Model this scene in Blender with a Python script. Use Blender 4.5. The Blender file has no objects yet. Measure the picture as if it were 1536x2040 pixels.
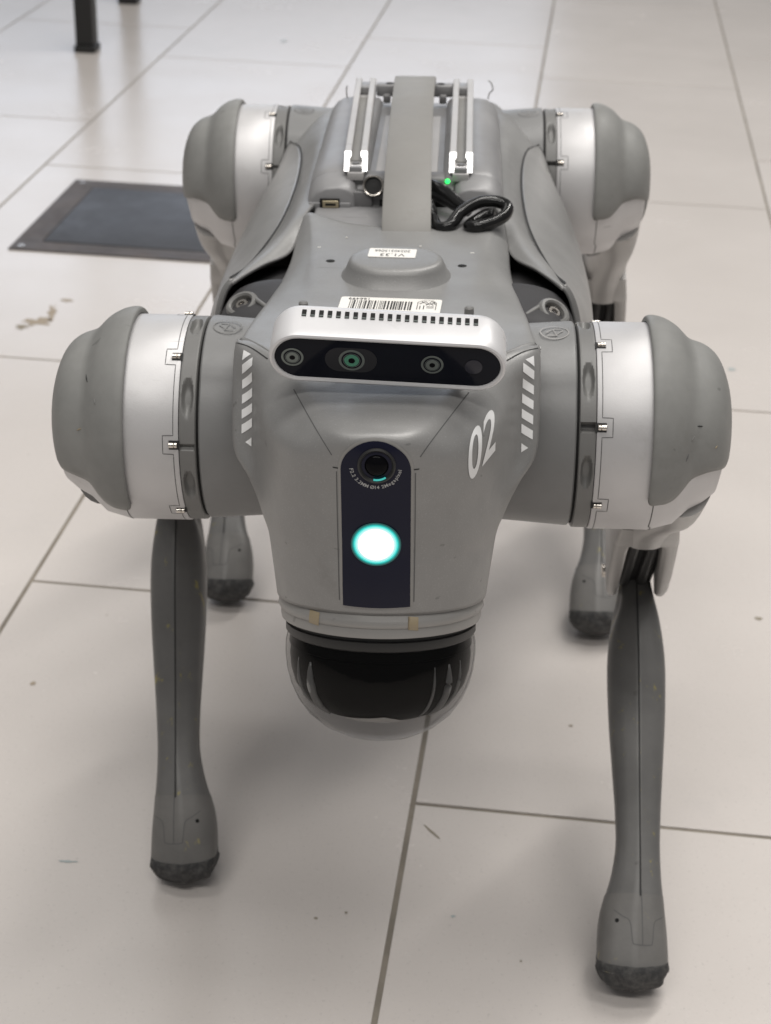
import bpy, bmesh, math, random
import numpy as np
from mathutils import Vector, Matrix
from mathutils.bvhtree import BVHTree
R = math.radians
random.seed(7); np.random.seed(7)
sc = bpy.context.scene
COL = sc.collection

# ------------------------------------------------------------------ frames
# robot frame: X to the robot's left, Y towards its tail, Z up, origin between the hips.
# world frame: floor at z = 0, tile rows along Y.
ROT = Matrix(((0.99674494, -0.07642641, -0.02566173),
              (0.07652227, 0.99706402, 0.00277291),
              (0.02537446, -0.00472758, 0.99966684)))
HZ = 0.31
ROBOT = Matrix.Translation((0, 0, HZ)) @ ROT.to_4x4()

# ------------------------------------------------------------------ camera
def make_camera():
    cam = bpy.data.cameras.new('camera'); o = bpy.data.objects.new('camera', cam); COL.objects.link(o)
    p, y, r = 0.4779, 0.0449, 0.0012
    fw = Vector((0, math.cos(p), -math.sin(p))); up = Vector((0, math.sin(p), math.cos(p))); rt = Vector((1, 0, 0))
    rz = Matrix.Rotation(y, 3, 'Z'); fw, up, rt = rz @ fw, rz @ up, rz @ rt
    rt2 = math.cos(r) * rt + math.sin(r) * up; up2 = -math.sin(r) * rt + math.cos(r) * up
    m = Matrix((rt2, up2, -fw)).transposed().to_4x4(); m.translation = (0.0294, -0.8988, 0.319)
    o.matrix_world = ROBOT @ m
    cam.sensor_fit = 'VERTICAL'; cam.sensor_height = 36; cam.lens = 3376 / 2040 * 36
    cam.clip_start = 0.02; cam.clip_end = 100
    cam.dof.use_dof = True; cam.dof.focus_distance = 0.66; cam.dof.aperture_fstop = 22
    sc.camera = o
make_camera()

# ------------------------------------------------------------------ light
world = bpy.data.worlds.new('World'); sc.world = world; world.use_nodes = True
bg = world.node_tree.nodes['Background']
bg.inputs[0].default_value = (1.0, 0.99, 0.985, 1); bg.inputs[1].default_value = 0.22
def area(name, loc, target, size, power, col=(1, 0.96, 0.9)):
    l = bpy.data.lights.new(name, 'AREA'); l.shape = 'RECTANGLE'; l.size, l.size_y = size
    l.energy = power; l.color = col
    o = bpy.data.objects.new(name, l); COL.objects.link(o); o.location = loc
    o.rotation_euler = (Vector(target) - Vector(loc)).to_track_quat('-Z', 'Y').to_euler()
    return o
WARM = (1.0, 0.97, 0.93)
area('ceiling_light', (0.1, -0.25, 2.6), (0.1, -0.25, 0), (2.6, 0.35), 30, WARM)
area('ceiling_light', (0.95, 1.45, 2.6), (0.95, 1.45, 0), (0.16, 2.8), 54, WARM).rotation_euler = (0, 0, R(-33))
area('ceiling_light', (-1.0, 2.0, 2.6), (-1.0, 2.0, 0), (1.0, 1.8), 9, WARM)
area('ceiling_light', (0.0, -1.7, 2.6), (0.0, -1.7, 0), (2.6, 0.35), 38, WARM)
area('window_light', (-1.5, 6.5, 1.8), (-0.3, 1.5, 0), (3.0, 1.6), 30, (0.75, 0.84, 1.0))
vs = sc.view_settings
vs.view_transform = 'Standard'; vs.look = 'None'; vs.exposure = -0.12; vs.gamma = 1.0

# ------------------------------------------------------------------ materials
class NT:
    def __init__(s, name):
        s.m = bpy.data.materials.new(name); s.m.use_nodes = True; s.t = s.m.node_tree
        s.b = s.t.nodes['Principled BSDF']
    def n(s, t, **k):
        x = s.t.nodes.new(t)
        for a, v in k.items():
            if a.startswith('i_'): x.inputs[a[2:].replace('_', ' ')].default_value = v
            else: setattr(x, a, v)
        return x
    def l(s, a, b): s.t.links.new(a, b)
    def noise(s, scale, detail=4, rough=0.6, vec=None, sc3=None):
        x = s.n('ShaderNodeTexNoise'); x.inputs['Scale'].default_value = scale
        x.inputs['Detail'].default_value = detail; x.inputs['Roughness'].default_value = rough
        g = s.n('ShaderNodeTexCoord'); src = g.outputs['Object']
        if vec == 'world': src = s.n('ShaderNodeNewGeometry').outputs['Position']
        if sc3:
            mp = s.n('ShaderNodeMapping'); mp.inputs['Scale'].default_value = sc3; s.l(src, mp.inputs[0]); src = mp.outputs[0]
        s.l(src, x.inputs['Vector']); return x.outputs[0]
    def ramp(s, f, a, b, ca, cb):
        x = s.n('ShaderNodeValToRGB'); e = x.color_ramp.elements
        e[0].position, e[1].position = a, b; e[0].color = (*ca, 1) if len(ca) == 3 else ca; e[1].color = (*cb, 1) if len(cb) == 3 else cb
        s.l(f, x.inputs[0]); return x.outputs[0]
    def mix(s, fac, a, b, mode='MIX'):
        x = s.n('ShaderNodeMix'); x.data_type = 'RGBA'; x.blend_type = mode
        for inp, v in ((x.inputs[0], fac), (x.inputs[6], a), (x.inputs[7], b)):
            if hasattr(v, 'is_linked') or hasattr(v, 'links'): s.l(v, inp)
            elif isinstance(v, (int, float)): inp.default_value = v
            else: inp.default_value = (*v, 1)
        return x.outputs[2]
    def bump(s, f, strength, dist):
        x = s.n('ShaderNodeBump'); x.inputs['Strength'].default_value = strength; x.inputs['Distance'].default_value = dist
        s.l(f, x.inputs['Height']); s.l(x.outputs[0], s.b.inputs['Normal'])
    def set(s, **k):
        for a, v in k.items():
            i = s.b.inputs[a.replace('_', ' ')]
            i.default_value = (*v, 1) if isinstance(v, tuple) and len(v) == 3 else v
        return s
g3 = lambda v: (v, v, v)

def paint(name, col, rough=0.45, metal=0.0, grain=900, gstr=0.12, wear=0.12, spec=0.5, flakes=0.0):
    t = NT(name).set(Roughness=rough, Metallic=metal)
    t.b.inputs['Specular IOR Level'].default_value = spec
    a = t.noise(14, 5, 0.65); c = t.mix(t.ramp(a, 0.35, 0.7, g3(0), g3(1)), tuple(x * (1 - wear) for x in col), tuple(x * (1 + wear * 0.6) for x in col))
    sm = t.noise(26, 6, 0.75); c = t.mix(t.ramp(sm, 0.60, 0.80, g3(0), g3(0.45)), c, tuple(x * y for x, y in zip(col, (0.62, 0.60, 0.57))))
    sd = t.noise(7, 4, 0.6); c = t.mix(t.ramp(sd, 0.55, 0.80, g3(0), g3(0.22)), c, tuple(min(1, x * 1.3 + 0.02) for x in col))
    sx = t.noise(34, 3, 0.5, sc3=(0.35, 5.0, 5.0)); c = t.mix(t.ramp(sx, 0.715, 0.735, g3(0), g3(0.5)), c, tuple(x * 0.45 for x in col))
    if flakes:
        f = t.noise(1500, 2, 0.6); c = t.mix(t.ramp(f, 0.58, 0.7, g3(0), g3(flakes)), c, g3(0.62))
    t.l(c, t.b.inputs['Base Color'])
    r = t.noise(30, 4); rr = t.ramp(r, 0.3, 0.7, g3(max(0.02, rough - 0.06)), g3(rough + 0.08)); t.l(rr, t.b.inputs['Roughness'])
    t.bump(t.noise(grain, 3), gstr, 0.0004)
    return t.m
def flat(name, col, rough=0.4, metal=0.0, spec=0.5, **k):
    t = NT(name).set(Base_Color=col, Roughness=rough, Metallic=metal, **k); t.b.inputs['Specular IOR Level'].default_value = spec
    return t.m
def emis(name, col, st):
    return NT(name).set(Base_Color=g3(0.02), Emission_Color=col, Emission_Strength=st).m

M = {}
M['shell'] = paint('shell_paint', (0.262, 0.260, 0.256), 0.42, 0.25, grain=1200, gstr=0.18, flakes=0.10)
M['panel'] = paint('side_panel_paint', (0.285, 0.282, 0.277), 0.36, 0.2)
M['hip'] = paint('hip_plastic', (0.205, 0.205, 0.204), 0.42)
M['ring'] = paint('ring_plastic', (0.17, 0.168, 0.163), 0.45)
M['rubber'] = paint('guard_rubber', (0.245, 0.245, 0.236), 0.55, grain=600, gstr=0.1, wear=0.2, spec=0.35)
M['silver'] = paint('silver_paint', (0.57, 0.562, 0.565), 0.50, 0.45, grain=1500, gstr=0.12, wear=0.06, flakes=0.15)
M['thigh'] = paint('thigh_paint', (0.36, 0.35, 0.34), 0.4, 0.3, wear=0.08)
M['bracket'] = paint('bracket_plastic', (0.048, 0.047, 0.049), 0.58, spec=0.2)
M['dark'] = flat('dark_gap', g3(0.012), 0.7, spec=0.2)
M['seam'] = flat('seam_line', g3(0.035), 0.7, spec=0.2)
M['seam_soft'] = flat('soft_seam', g3(0.11), 0.6, spec=0.2)
M['steel'] = flat('steel', (0.62, 0.58, 0.53), 0.22, 1.0)
M['alu'] = paint('anodised_aluminium', (0.50, 0.49, 0.485), 0.5, 0.3, grain=1500, gstr=0.08, wear=0.08)
M['alu_cut'] = flat('cut_aluminium', g3(0.85), 0.36, 1.0)
M['battery'] = paint('battery_plastic', (0.27, 0.268, 0.272), 0.42, 0.1)
M['battery_dark'] = paint('battery_front', (0.17, 0.168, 0.17), 0.5)
M['strap'] = paint('strap_rubber', (0.245, 0.238, 0.225), 0.55, grain=400, wear=0.08)
M['cable'] = flat('black_cable', g3(0.008), 0.16, 0.0, 0.4)
M['black'] = flat('matt_black', g3(0.015), 0.5)
M['white'] = flat('white_print', g3(0.78), 0.45)
M['label'] = flat('label_paper', (0.80, 0.78, 0.74), 0.5)
M['ink'] = flat('black_ink', g3(0.02), 0.6)
M['window'] = flat('window_glass', (0.006, 0.007, 0.012), 0.08, 0.0, 0.10)
M['face'] = flat('face_panel_gloss', (0.009, 0.010, 0.024), 0.22, 0.0, 0.18)
M['print'] = flat('grey_print', g3(0.35), 0.5)
M['camwhite'] = paint('camera_aluminium', (0.68, 0.675, 0.685), 0.40, 0.25, grain=2000, gstr=0.05, wear=0.03)
M['lens'] = flat('lens_glass', (0.004, 0.004, 0.005), 0.08, 0.0, 0.06)
M['lensring'] = flat('lens_ring', (0.15, 0.17, 0.16), 0.3, 0.5)
M['lensgreen'] = flat('lens_coating', (0.10, 0.30, 0.20), 0.18, 0.6)
M['led'] = emis('led_white', (0.95, 1.0, 1.0), 4.0)
M['led_rim'] = emis('led_cyan', (0.0, 0.62, 0.56), 1.0)
M['green_led'] = emis('green_led', (0.02, 1.0, 0.12), 3.0)
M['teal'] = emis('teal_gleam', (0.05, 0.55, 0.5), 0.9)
M['gold'] = flat('connector', (0.42, 0.36, 0.24), 0.35, 0.4)
M['tape'] = flat('old_glue', (0.30, 0.245, 0.16), 0.4)
M['core'] = flat('core_black', g3(.004), .35, 0.0, .03)
M['ring_shell'] = paint('neck_ring_paint', (0.285, 0.278, 0.268), 0.4, 0.15, wear=0.1)

def calf_mat():
    t = NT('calf_paint').set(Metallic=0.12)
    t.b.inputs['Specular IOR Level'].default_value = 0.4
    a = t.noise(22, 5, 0.65); c = t.mix(t.ramp(a, 0.35, 0.7, g3(0), g3(1)), (0.128, 0.126, 0.123), (0.165, 0.162, 0.158))
    y = t.noise(9, 6, 0.75, sc3=(16, 16, 2.2)); m = t.ramp(y, 0.615, 0.65, g3(0), g3(0.6)); c = t.mix(m, c, (0.34, 0.29, 0.08))
    d = t.noise(11, 6, 0.7, sc3=(9, 9, 2)); m = t.ramp(d, 0.64, 0.70, g3(0), g3(0.55)); c = t.mix(m, c, (0.09, 0.085, 0.08))
    t.l(c, t.b.inputs['Base Color']); r = t.noise(40, 4); t.l(t.ramp(r, 0.3, 0.7, g3(0.36), g3(0.5)), t.b.inputs['Roughness'])
    t.bump(t.noise(700, 3), 0.12, 0.0004); return t.m
M['calf'] = calf_mat()
def cap_mat():
    t = NT('foot_cap_paint')
    a = t.noise(45, 5, 0.65); c = t.mix(t.ramp(a, 0.3, 0.7, g3(0), g3(1)), (0.130, 0.126, 0.121), (0.170, 0.164, 0.156))
    y = t.noise(16, 5, 0.7, sc3=(5, 5, 1.6)); m = t.ramp(y, 0.64, 0.70, g3(0), g3(0.6)); c = t.mix(m, c, (0.36, 0.31, 0.11))
    t.l(c, t.b.inputs['Base Color']); t.set(Roughness=0.45); t.bump(t.noise(600, 3), 0.12, 0.0004); return t.m
M['cap'] = cap_mat()
def sole_mat():
    t = NT('sole_rubber')
    a = t.noise(260, 5, 0.75); c = t.mix(t.ramp(a, 0.42, 0.68, g3(0), g3(1)), (0.034, 0.034, 0.035), (0.095, 0.092, 0.088))
    t.l(c, t.b.inputs['Base Color']); t.set(Roughness=0.75)
    t.bump(t.noise(170, 5, 0.7), 0.5, 0.0014); return t.m
M['sole'] = sole_mat()
def dome_mat():
    t = NT('dome_glass'); out = t.t.nodes['Material Output']
    tr = t.n('ShaderNodeBsdfTransparent'); tr.inputs[0].default_value = (0.66, 0.66, 0.66, 1)
    gl = t.n('ShaderNodeBsdfGlossy'); gl.inputs['Roughness'].default_value = 0.03; gl.inputs[0].default_value = (0.95, 0.95, 0.95, 1)
    fr = t.n('ShaderNodeLayerWeight'); fr.inputs[0].default_value = 0.5
    pw = t.n('ShaderNodeMath', operation='POWER'); t.l(fr.outputs['Facing'], pw.inputs[0]); pw.inputs[1].default_value = 5.0
    ma = t.n('ShaderNodeMath', operation='MULTIPLY_ADD'); t.l(pw.outputs[0], ma.inputs[0]); ma.inputs[1].default_value = 0.45; ma.inputs[2].default_value = 0.012
    mx = t.n('ShaderNodeMixShader'); t.l(ma.outputs[0], mx.inputs[0]); t.l(tr.outputs[0], mx.inputs[1]); t.l(gl.outputs[0], mx.inputs[2])
    t.l(mx.outputs[0], out.inputs[0]); return t.m
M['dome'] = dome_mat()
def tile_mat():
    t = NT('floor_tile')
    a = t.noise(3.2, 6, 0.6, 'world'); c = t.mix(t.ramp(a, 0.35, 0.68, g3(0), g3(1)), (0.622, 0.580, 0.548), (0.676, 0.632, 0.600))
    b = t.noise(420, 3, 0.7, 'world'); c = t.mix(t.ramp(b, 0.60, 0.72, g3(0), g3(0.30)), c, (0.30, 0.275, 0.26))
    w = t.noise(300, 2, 0.7, 'world'); c = t.mix(t.ramp(w, 0.62, 0.74, g3(0), g3(0.35)), c, (0.74, 0.70, 0.67))
    d = t.noise(7, 8, 0.78, 'world'); c = t.mix(t.ramp(d, 0.60, 0.78, g3(0), g3(0.22)), c, (0.50, 0.49, 0.475))
    s = t.noise(38, 3, 0.6, 'world'); c = t.mix(t.ramp(s, 0.735, 0.76, g3(0), g3(0.35)), c, (0.30, 0.26, 0.20))
    oi = t.n('ShaderNodeObjectInfo'); v = t.ramp(oi.outputs['Random'], 0, 1, g3(0.965), g3(1.0)); c = t.mix(1.0, c, v, 'MULTIPLY')
    t.l(c, t.b.inputs['Base Color'])
    r = t.noise(5, 6, 0.7, 'world'); t.l(t.ramp(r, 0.3, 0.7, g3(0.20), g3(0.29)), t.b.inputs['Roughness'])
    t.bump(t.noise(260, 4, 0.6, 'world'), 0.10, 0.0006); return t.m
M['tile'] = tile_mat()
M['grout'] = paint('grout', (0.27, 0.24, 0.20), 0.85, grain=500, wear=0.3)
M['hatch'] = paint('hatch_vinyl', (0.055, 0.058, 0.067), 0.45, grain=300, wear=0.2)
M['hatch_frame'] = paint('hatch_frame_metal', (0.095, 0.080, 0.074), 0.5, wear=0.4)
M['table'] = flat('black_table_paint', g3(0.012), 0.4)
M['tabletop'] = flat('table_laminate', g3(0.45), 0.4)

# ------------------------------------------------------------------ mesh helpers
def link(name, me, mat, parent=None, smooth=True):
    if smooth: me.polygons.foreach_set('use_smooth', [True] * len(me.polygons))
    if mat and not me.materials: me.materials.append(mat)
    o = bpy.data.objects.new(name, me); COL.objects.link(o)
    if parent: o.parent = parent
    return o
def pyd(name, v, f, mat, parent=None, smooth=True):
    me = bpy.data.meshes.new(name); me.from_pydata([tuple(map(float, p)) for p in v], [], f); me.update()
    return link(name, me, mat, parent, smooth)
def bmo(name, bm, mat, parent=None, smooth=False):
    bmesh.ops.recalc_face_normals(bm, faces=bm.faces)
    me = bpy.data.meshes.new(name); bm.to_mesh(me); bm.free()
    return link(name, me, mat, parent, smooth)
def angle_smooth(o, deg=35):
    me = o.data; bm = bmesh.new(); bm.from_mesh(me)
    for e in bm.edges: e.smooth = not (len(e.link_faces) == 2 and e.calc_face_angle(0) > R(deg))
    for f in bm.faces: f.smooth = True
    bm.to_mesh(me); bm.free(); return o
def cr(P, n, closed=False):
    """Catmull-Rom through rows of P (k x dim), n samples per span."""
    P = np.asarray(P, float); k = len(P); out = []
    spans = k if closed else k - 1
    for i in range(spans):
        if closed: a, b, c, d = P[(i - 1) % k], P[i], P[(i + 1) % k], P[(i + 2) % k]
        else:
            b, c = P[i], P[i + 1]; a = P[i - 1] if i else 2 * b - c; d = P[i + 2] if i + 2 < k else 2 * c - b
        for j in range(n):
            t = j / n
            out.append(0.5 * (2 * b + (c - a) * t + (2 * a - 5 * b + 4 * c - d) * t * t + (3 * b - a - 3 * c + d) * t ** 3))
    if not closed: out.append(P[-1])
    return np.array(out)
def surf(G, nr, nc):
    G = np.asarray(G, float); a, b, _ = G.shape
    G1 = cr(G.reshape(a, -1), nr).reshape(-1, b, 3)
    G2 = cr(G1.transpose(1, 0, 2).reshape(b, -1), nc).reshape(-1, G1.shape[0], 3)
    return G2.transpose(1, 0, 2)
def mirror_cols(G):
    """G rows x cols for x >= 0, first column on x = 0; gives the full width."""
    G = np.asarray(G, float); m = G[:, :0:-1].copy(); m[..., 0] *= -1
    return np.concatenate([m, G], 1)
def gridfaces(a, b, closed_b=False, flip=False):
    f = []
    for i in range(a - 1):
        for j in range(b if closed_b else b - 1):
            q = (i * b + j, i * b + (j + 1) % b, (i + 1) * b + (j + 1) % b, (i + 1) * b + j)
            f.append(q[::-1] if flip else q)
    return f
def gridobj(name, S, mat, parent, closed_b=False, flip=False, thick=0, cap=False):
    a, b = S.shape[:2]; f = gridfaces(a, b, closed_b, flip)
    if cap: f.append(tuple(range(b))[::-1]); f.append(tuple((a - 1) * b + j for j in range(b)))
    o = pyd(name, S.reshape(-1, 3), f, mat, parent)
    if thick:
        md = o.modifiers.new('thickness', 'SOLIDIFY'); md.thickness = thick; md.offset = -1
    return o
def frame_of(d, up=(0, 0, 1)):
    d = Vector(d).normalized(); up = Vector(up)
    if abs(d.dot(up)) > 0.98: up = Vector((0, 1, 0))
    a = d.cross(up).normalized(); b = a.cross(d); return a, b, d
def lathe_pts(prof, org, axis, n=48, a0=0, a1=360, up=(0, 0, 1)):
    """prof: (radius, height along axis)."""
    a, b, d = frame_of(axis, up); full = abs(a1 - a0 - 360) < 1e-6; m = n if full else n + 1
    S = np.zeros((len(prof), m, 3))
    for i, (r, h) in enumerate(prof):
        for j in range(m):
            t = R(a0 + (a1 - a0) * j / n)
            S[i, j] = Vector(org) + d * h + (a * math.cos(t) + b * math.sin(t)) * r
    return S
def lathe(name, prof, org, axis, mat, parent, n=48, deg=40):
    S = lathe_pts(prof, org, axis, n); o = gridobj(name, S, mat, parent, closed_b=True, flip=True, cap=True)
    bm = bmesh.new(); bm.from_mesh(o.data); bmesh.ops.recalc_face_normals(bm, faces=bm.faces); bm.to_mesh(o.data); bm.free()
    return angle_smooth(o, deg)
def tube(name, pts, r, mat, parent, n=10, sub=8, closed=False):
    P = cr(pts, sub, closed); N = len(P); S = np.zeros((N, n, 3)); up = Vector((0.13, 0.2, 1)).normalized()
    rr = cr(np.array(r).reshape(-1, 1), sub, closed).ravel() if hasattr(r, '__len__') else [r] * N
    for i in range(N):
        d = Vector(P[min(i + 1, N - 1)] - P[max(i - 1, 0)]).normalized(); a = d.cross(up).normalized(); b = a.cross(d)
        for j in range(n):
            t = 2 * math.pi * j / n; S[i, j] = Vector(P[i]) + (a * math.cos(t) + b * math.sin(t)) * float(rr[i])
    return gridobj(name, S, mat, parent, closed_b=True, cap=True)
def box_bm(bm, c, s, rot=None, bev=0, seg=2):
    m = Matrix.Translation(c) @ (rot.to_4x4() if rot else Matrix()) @ Matrix.Diagonal((*s, 1))
    r = bmesh.ops.create_cube(bm, size=1, matrix=m)
    if bev:
        ed = list({e for v in r['verts'] for e in v.link_edges})
        bmesh.ops.bevel(bm, geom=ed, offset=bev, segments=seg, affect='EDGES', profile=0.5)
def box(name, c, s, mat, parent, rot=None, bev=0.0006, seg=2):
    bm = bmesh.new(); box_bm(bm, c, s, rot, bev, seg)
    return angle_smooth(bmo(name, bm, mat, parent), 50)
def prism(name, poly, org, ex, ey, depth, mat, parent, bev=0, seg=3):
    """extrude a 2D outline by depth along ex x ey."""
    bm = bmesh.new(); ex, ey = Vector(ex), Vector(ey); ez = ex.cross(ey)
    lo = [bm.verts.new(Vector(org) + ex * x + ey * y) for x, y in poly]
    hi = [bm.verts.new(Vector(org) + ex * x + ey * y + ez * depth) for x, y in poly]
    n = len(poly); top = bm.faces.new(hi); bm.faces.new(lo[::-1])
    for i in range(n): bm.faces.new((lo[i], lo[(i + 1) % n], hi[(i + 1) % n], hi[i]))
    if bev:
        ed = list(top.edges); bmesh.ops.bevel(bm, geom=ed, offset=bev, segments=seg, affect='EDGES', profile=0.5)
    return angle_smooth(bmo(name, bm, mat, parent), 35)
def stadium(w, h, n=14):
    r = h / 2; a = w / 2 - r
    return [(a + r * math.cos(t), r * math.sin(t)) for t in np.linspace(-math.pi / 2, math.pi / 2, n)] + \
           [(-a + r * math.cos(t), r * math.sin(t)) for t in np.linspace(math.pi / 2, 3 * math.pi / 2, n)]
def ellipse(a, b, n=32): return [(a * math.cos(t), b * math.sin(t)) for t in np.linspace(0, 2 * math.pi, n, endpoint=False)]
def bvh_of(o): return BVHTree.FromPolygons([v.co for v in o.data.vertices], [tuple(p.vertices) for p in o.data.polygons])
def drape_bm(bm, org, ex, ey, d, bvh, off, cell=0.003):
    """2D mesh in bm (x, y) -> cut on a grid, thrown along d on to the surface, lifted by off."""
    xs = [v.co.x for v in bm.verts]; ys = [v.co.y for v in bm.verts]
    for k in np.arange(math.floor(min(xs) / cell) * cell, max(xs), cell):
        bmesh.ops.bisect_plane(bm, geom=bm.verts[:] + bm.edges[:] + bm.faces[:], plane_co=(k, 0, 0), plane_no=(1, 0, 0))
    for k in np.arange(math.floor(min(ys) / cell) * cell, max(ys), cell):
        bmesh.ops.bisect_plane(bm, geom=bm.verts[:] + bm.edges[:] + bm.faces[:], plane_co=(0, k, 0), plane_no=(0, 1, 0))
    org, ex, ey, d = Vector(org), Vector(ex), Vector(ey), Vector(d).normalized()
    for v in bm.verts:
        p = org + ex * v.co.x + ey * v.co.y; h = bvh.ray_cast(p - d * 0.06, d, 0.15)
        if h[0] is None: h = bvh.find_nearest(p)
        nn = h[1] if h[1].dot(d) < 0 else -h[1]
        v.co = h[0] + nn * off
def poly_bm(polys):
    bm = bmesh.new()
    for p in polys: bm.faces.new([bm.verts.new((x, y, 0)) for x, y in p])
    return bm
def decal(name, polys, org, ex, ey, d, bvh, mat, parent, off=0.00012, cell=0.003):
    bm = poly_bm(polys); drape_bm(bm, org, ex, ey, d, bvh, off, cell)
    me = bpy.data.meshes.new(name); bm.to_mesh(me); bm.free()
    return link(name, me, mat, parent)
def text_mesh(body, size, align='CENTER', bold=0.0, sx=1.0, space=1.0):
    c = bpy.data.curves.new('t', 'FONT'); c.body = body; c.size = size; c.align_x = align; c.align_y = 'CENTER'
    c.fill_mode = 'FRONT'; c.offset = bold; c.space_character = space; c.resolution_u = 6
    o = bpy.data.objects.new('t', c); me = bpy.data.meshes.new_from_object(o)
    bpy.data.objects.remove(o); bpy.data.curves.remove(c)
    for v in me.vertices: v.co.x *= sx
    return me
def text_decal(name, body, size, org, ex, ey, d, bvh, mat, parent, bold=0.0, sx=1.0, off=0.00015, cell=0.003, space=1.0, items=None):
    bm = bmesh.new()
    if items is None: items = [(body, Matrix())]
    for b, mx in items:
        me = text_mesh(b, size, bold=bold, sx=sx, space=space); k = len(bm.verts); bm.from_mesh(me); bm.verts.ensure_lookup_table()
        bmesh.ops.transform(bm, matrix=mx, verts=bm.verts[k:]); bpy.data.meshes.remove(me)
    if bvh: drape_bm(bm, org, ex, ey, d, bvh, off, cell)
    else:
        for v in bm.verts: v.co = Vector(org) + Vector(ex) * v.co.x + Vector(ey) * v.co.y
    me = bpy.data.meshes.new(name); bm.to_mesh(me); bm.free()
    return link(name, me, mat, parent)
def ribbon(name, pts, nrm, w, mat, parent, off=0.0001):
    """flat strip along pts with given normals."""
    P = [Vector(p) for p in pts]; V = []; N = len(P)
    for i, p in enumerate(P):
        t = (P[min(i + 1, N - 1)] - P[max(i - 1, 0)]).normalized(); n = Vector(nrm[i]).normalized(); b = t.cross(n).normalized()
        V += [p + n * off + b * w / 2, p + n * off - b * w / 2]
    return pyd(name, V, [(2 * i, 2 * i + 1, 2 * i + 3, 2 * i + 2) for i in range(N - 1)], mat, parent)
def line_on(name, pts2, org, ex, ey, d, bvh, w, mat, parent, off=0.0001, sub=6, smooth=True):
    P = cr(pts2, sub) if smooth else np.array([np.array(pts2[i]) * (1 - t) + np.array(pts2[i + 1]) * t for i in range(len(pts2) - 1) for t in np.linspace(0, 1, sub, endpoint=False)] + [pts2[-1]])
    d = Vector(d).normalized(); pp, nn = [], []
    for x, y in P:
        p = Vector(org) + Vector(ex) * float(x) + Vector(ey) * float(y); h = bvh.ray_cast(p - d * 0.06, d, 0.15)
        if h[0] is None: h = bvh.find_nearest(p)
        n = h[1] if h[1].dot(d) < 0 else -h[1]
        pp.append(h[0]); nn.append(n)
    return ribbon(name, pp, nn, w, mat, parent, off)
def tag(o, label=None, cat=None, group=None, kind=None):
    for k, v in (('label', label), ('category', cat), ('group', group), ('kind', kind)):
        if v: o[k] = v
    return o

# ------------------------------------------------------------------ floor
def build_floor():
    TX, TY, G = 0.308, 0.6293, 0.0032
    x0, y0a, y0b = 0.022, -0.067, 0.154
    bm = bmesh.new(); box_bm(bm, (0, 1.9, -0.0111), (5.2, 7.2, 0.02)); fl = tag(bmo('floor', bm, M['grout']), kind='structure')
    bm = bmesh.new(); box_bm(bm, (0, 0, -0.005), (TX - G, TY - G, 0.010), bev=0.0004, seg=2)
    bmesh.ops.recalc_face_normals(bm, faces=bm.faces)
    me = bpy.data.meshes.new('tile'); bm.to_mesh(me); bm.free(); me.materials.append(M['tile'])
    for i in range(-7, 7):
        for j in range(-3, 8):
            o = bpy.data.objects.new('tile', me); COL.objects.link(o); o.parent = fl
            o.location = (x0 + (i + 0.5) * TX, (y0a if i % 2 == 0 else y0b) + (j + 0.5) * TY, 0)
    rnd = random.Random(5)
    def stain(x, y, a, b, rot, mat, wob=0.25, z=0.00025):
        n = 22; pts = []
        for k in range(n):
            t = 2 * math.pi * k / n; q = 1 + wob * (rnd.random() - 0.5) * 2
            px, py = a * q * math.cos(t), b * q * math.sin(t)
            pts.append((x + px * math.cos(rot) - py * math.sin(rot), y + px * math.sin(rot) + py * math.cos(rot), z))
        pyd('stain', pts, [tuple(range(n))], mat, fl, False)
    mud = flat('mud_stain', (0.27, 0.235, 0.18), 0.6); brown = flat('brown_stain', (0.36, 0.30, 0.23), 0.6)
    blue = flat('blue_scuff', (0.38, 0.43, 0.43), 0.5); red = flat('red_thread', (0.35, 0.16, 0.14), 0.6)
    for a in STAINS: stain(*a[:5], {'m': mud, 'b': brown, 'u': blue, 'r': red}[a[5]], a[6])
    return fl
STAINS = [
 (-0.437, 0.655, .012, .010, .3, 'b', .5), (-0.43, 0.685, .004, .018, .2, 'b', .6), (-0.425, 0.72, .007, .004, 0, 'b', .5), (-.447, .64, .007, .005, .9, 'm', .6),
 (0.247, 0.188, .0026, .0024, 0, 'm', .3), (-0.243, 0.022, .0020, .0020, 0, 'b', .3), (0.036, -0.093, .0008, .0075, .75, 'm', .2),
 (0.115, 0.03, .0013, .0012, 0, 'm', .3), (0.165, -0.153, .0018, .0013, 0, 'b', .4), (0.094, -0.195, .0008, .0007, 0, 'm', .3),
 (0.107, -0.272, .0006, .0045, .2, 'r', .3), (-0.168, -0.152, .0055, .0009, .1, 'u', .4), (0.055, -0.165, .0012, .0011, 0, 'u', .4),
 (-0.02, -0.178, .0011, .0009, 0, 'm', .4), (-0.004, -0.171, .0009, .0009, 0, 'm', .4), (0.255, 0.66, .0035, .0035, 0, 'u', .3),
 (-0.42, 1.98, .006, .008, 0, 'u', .4), (-0.60, 0.88, .006, .006, 0, 'b', .5), (0.17, -0.19, .0016, .0012, 0, 'b', .5)]
floor = build_floor()

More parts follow.
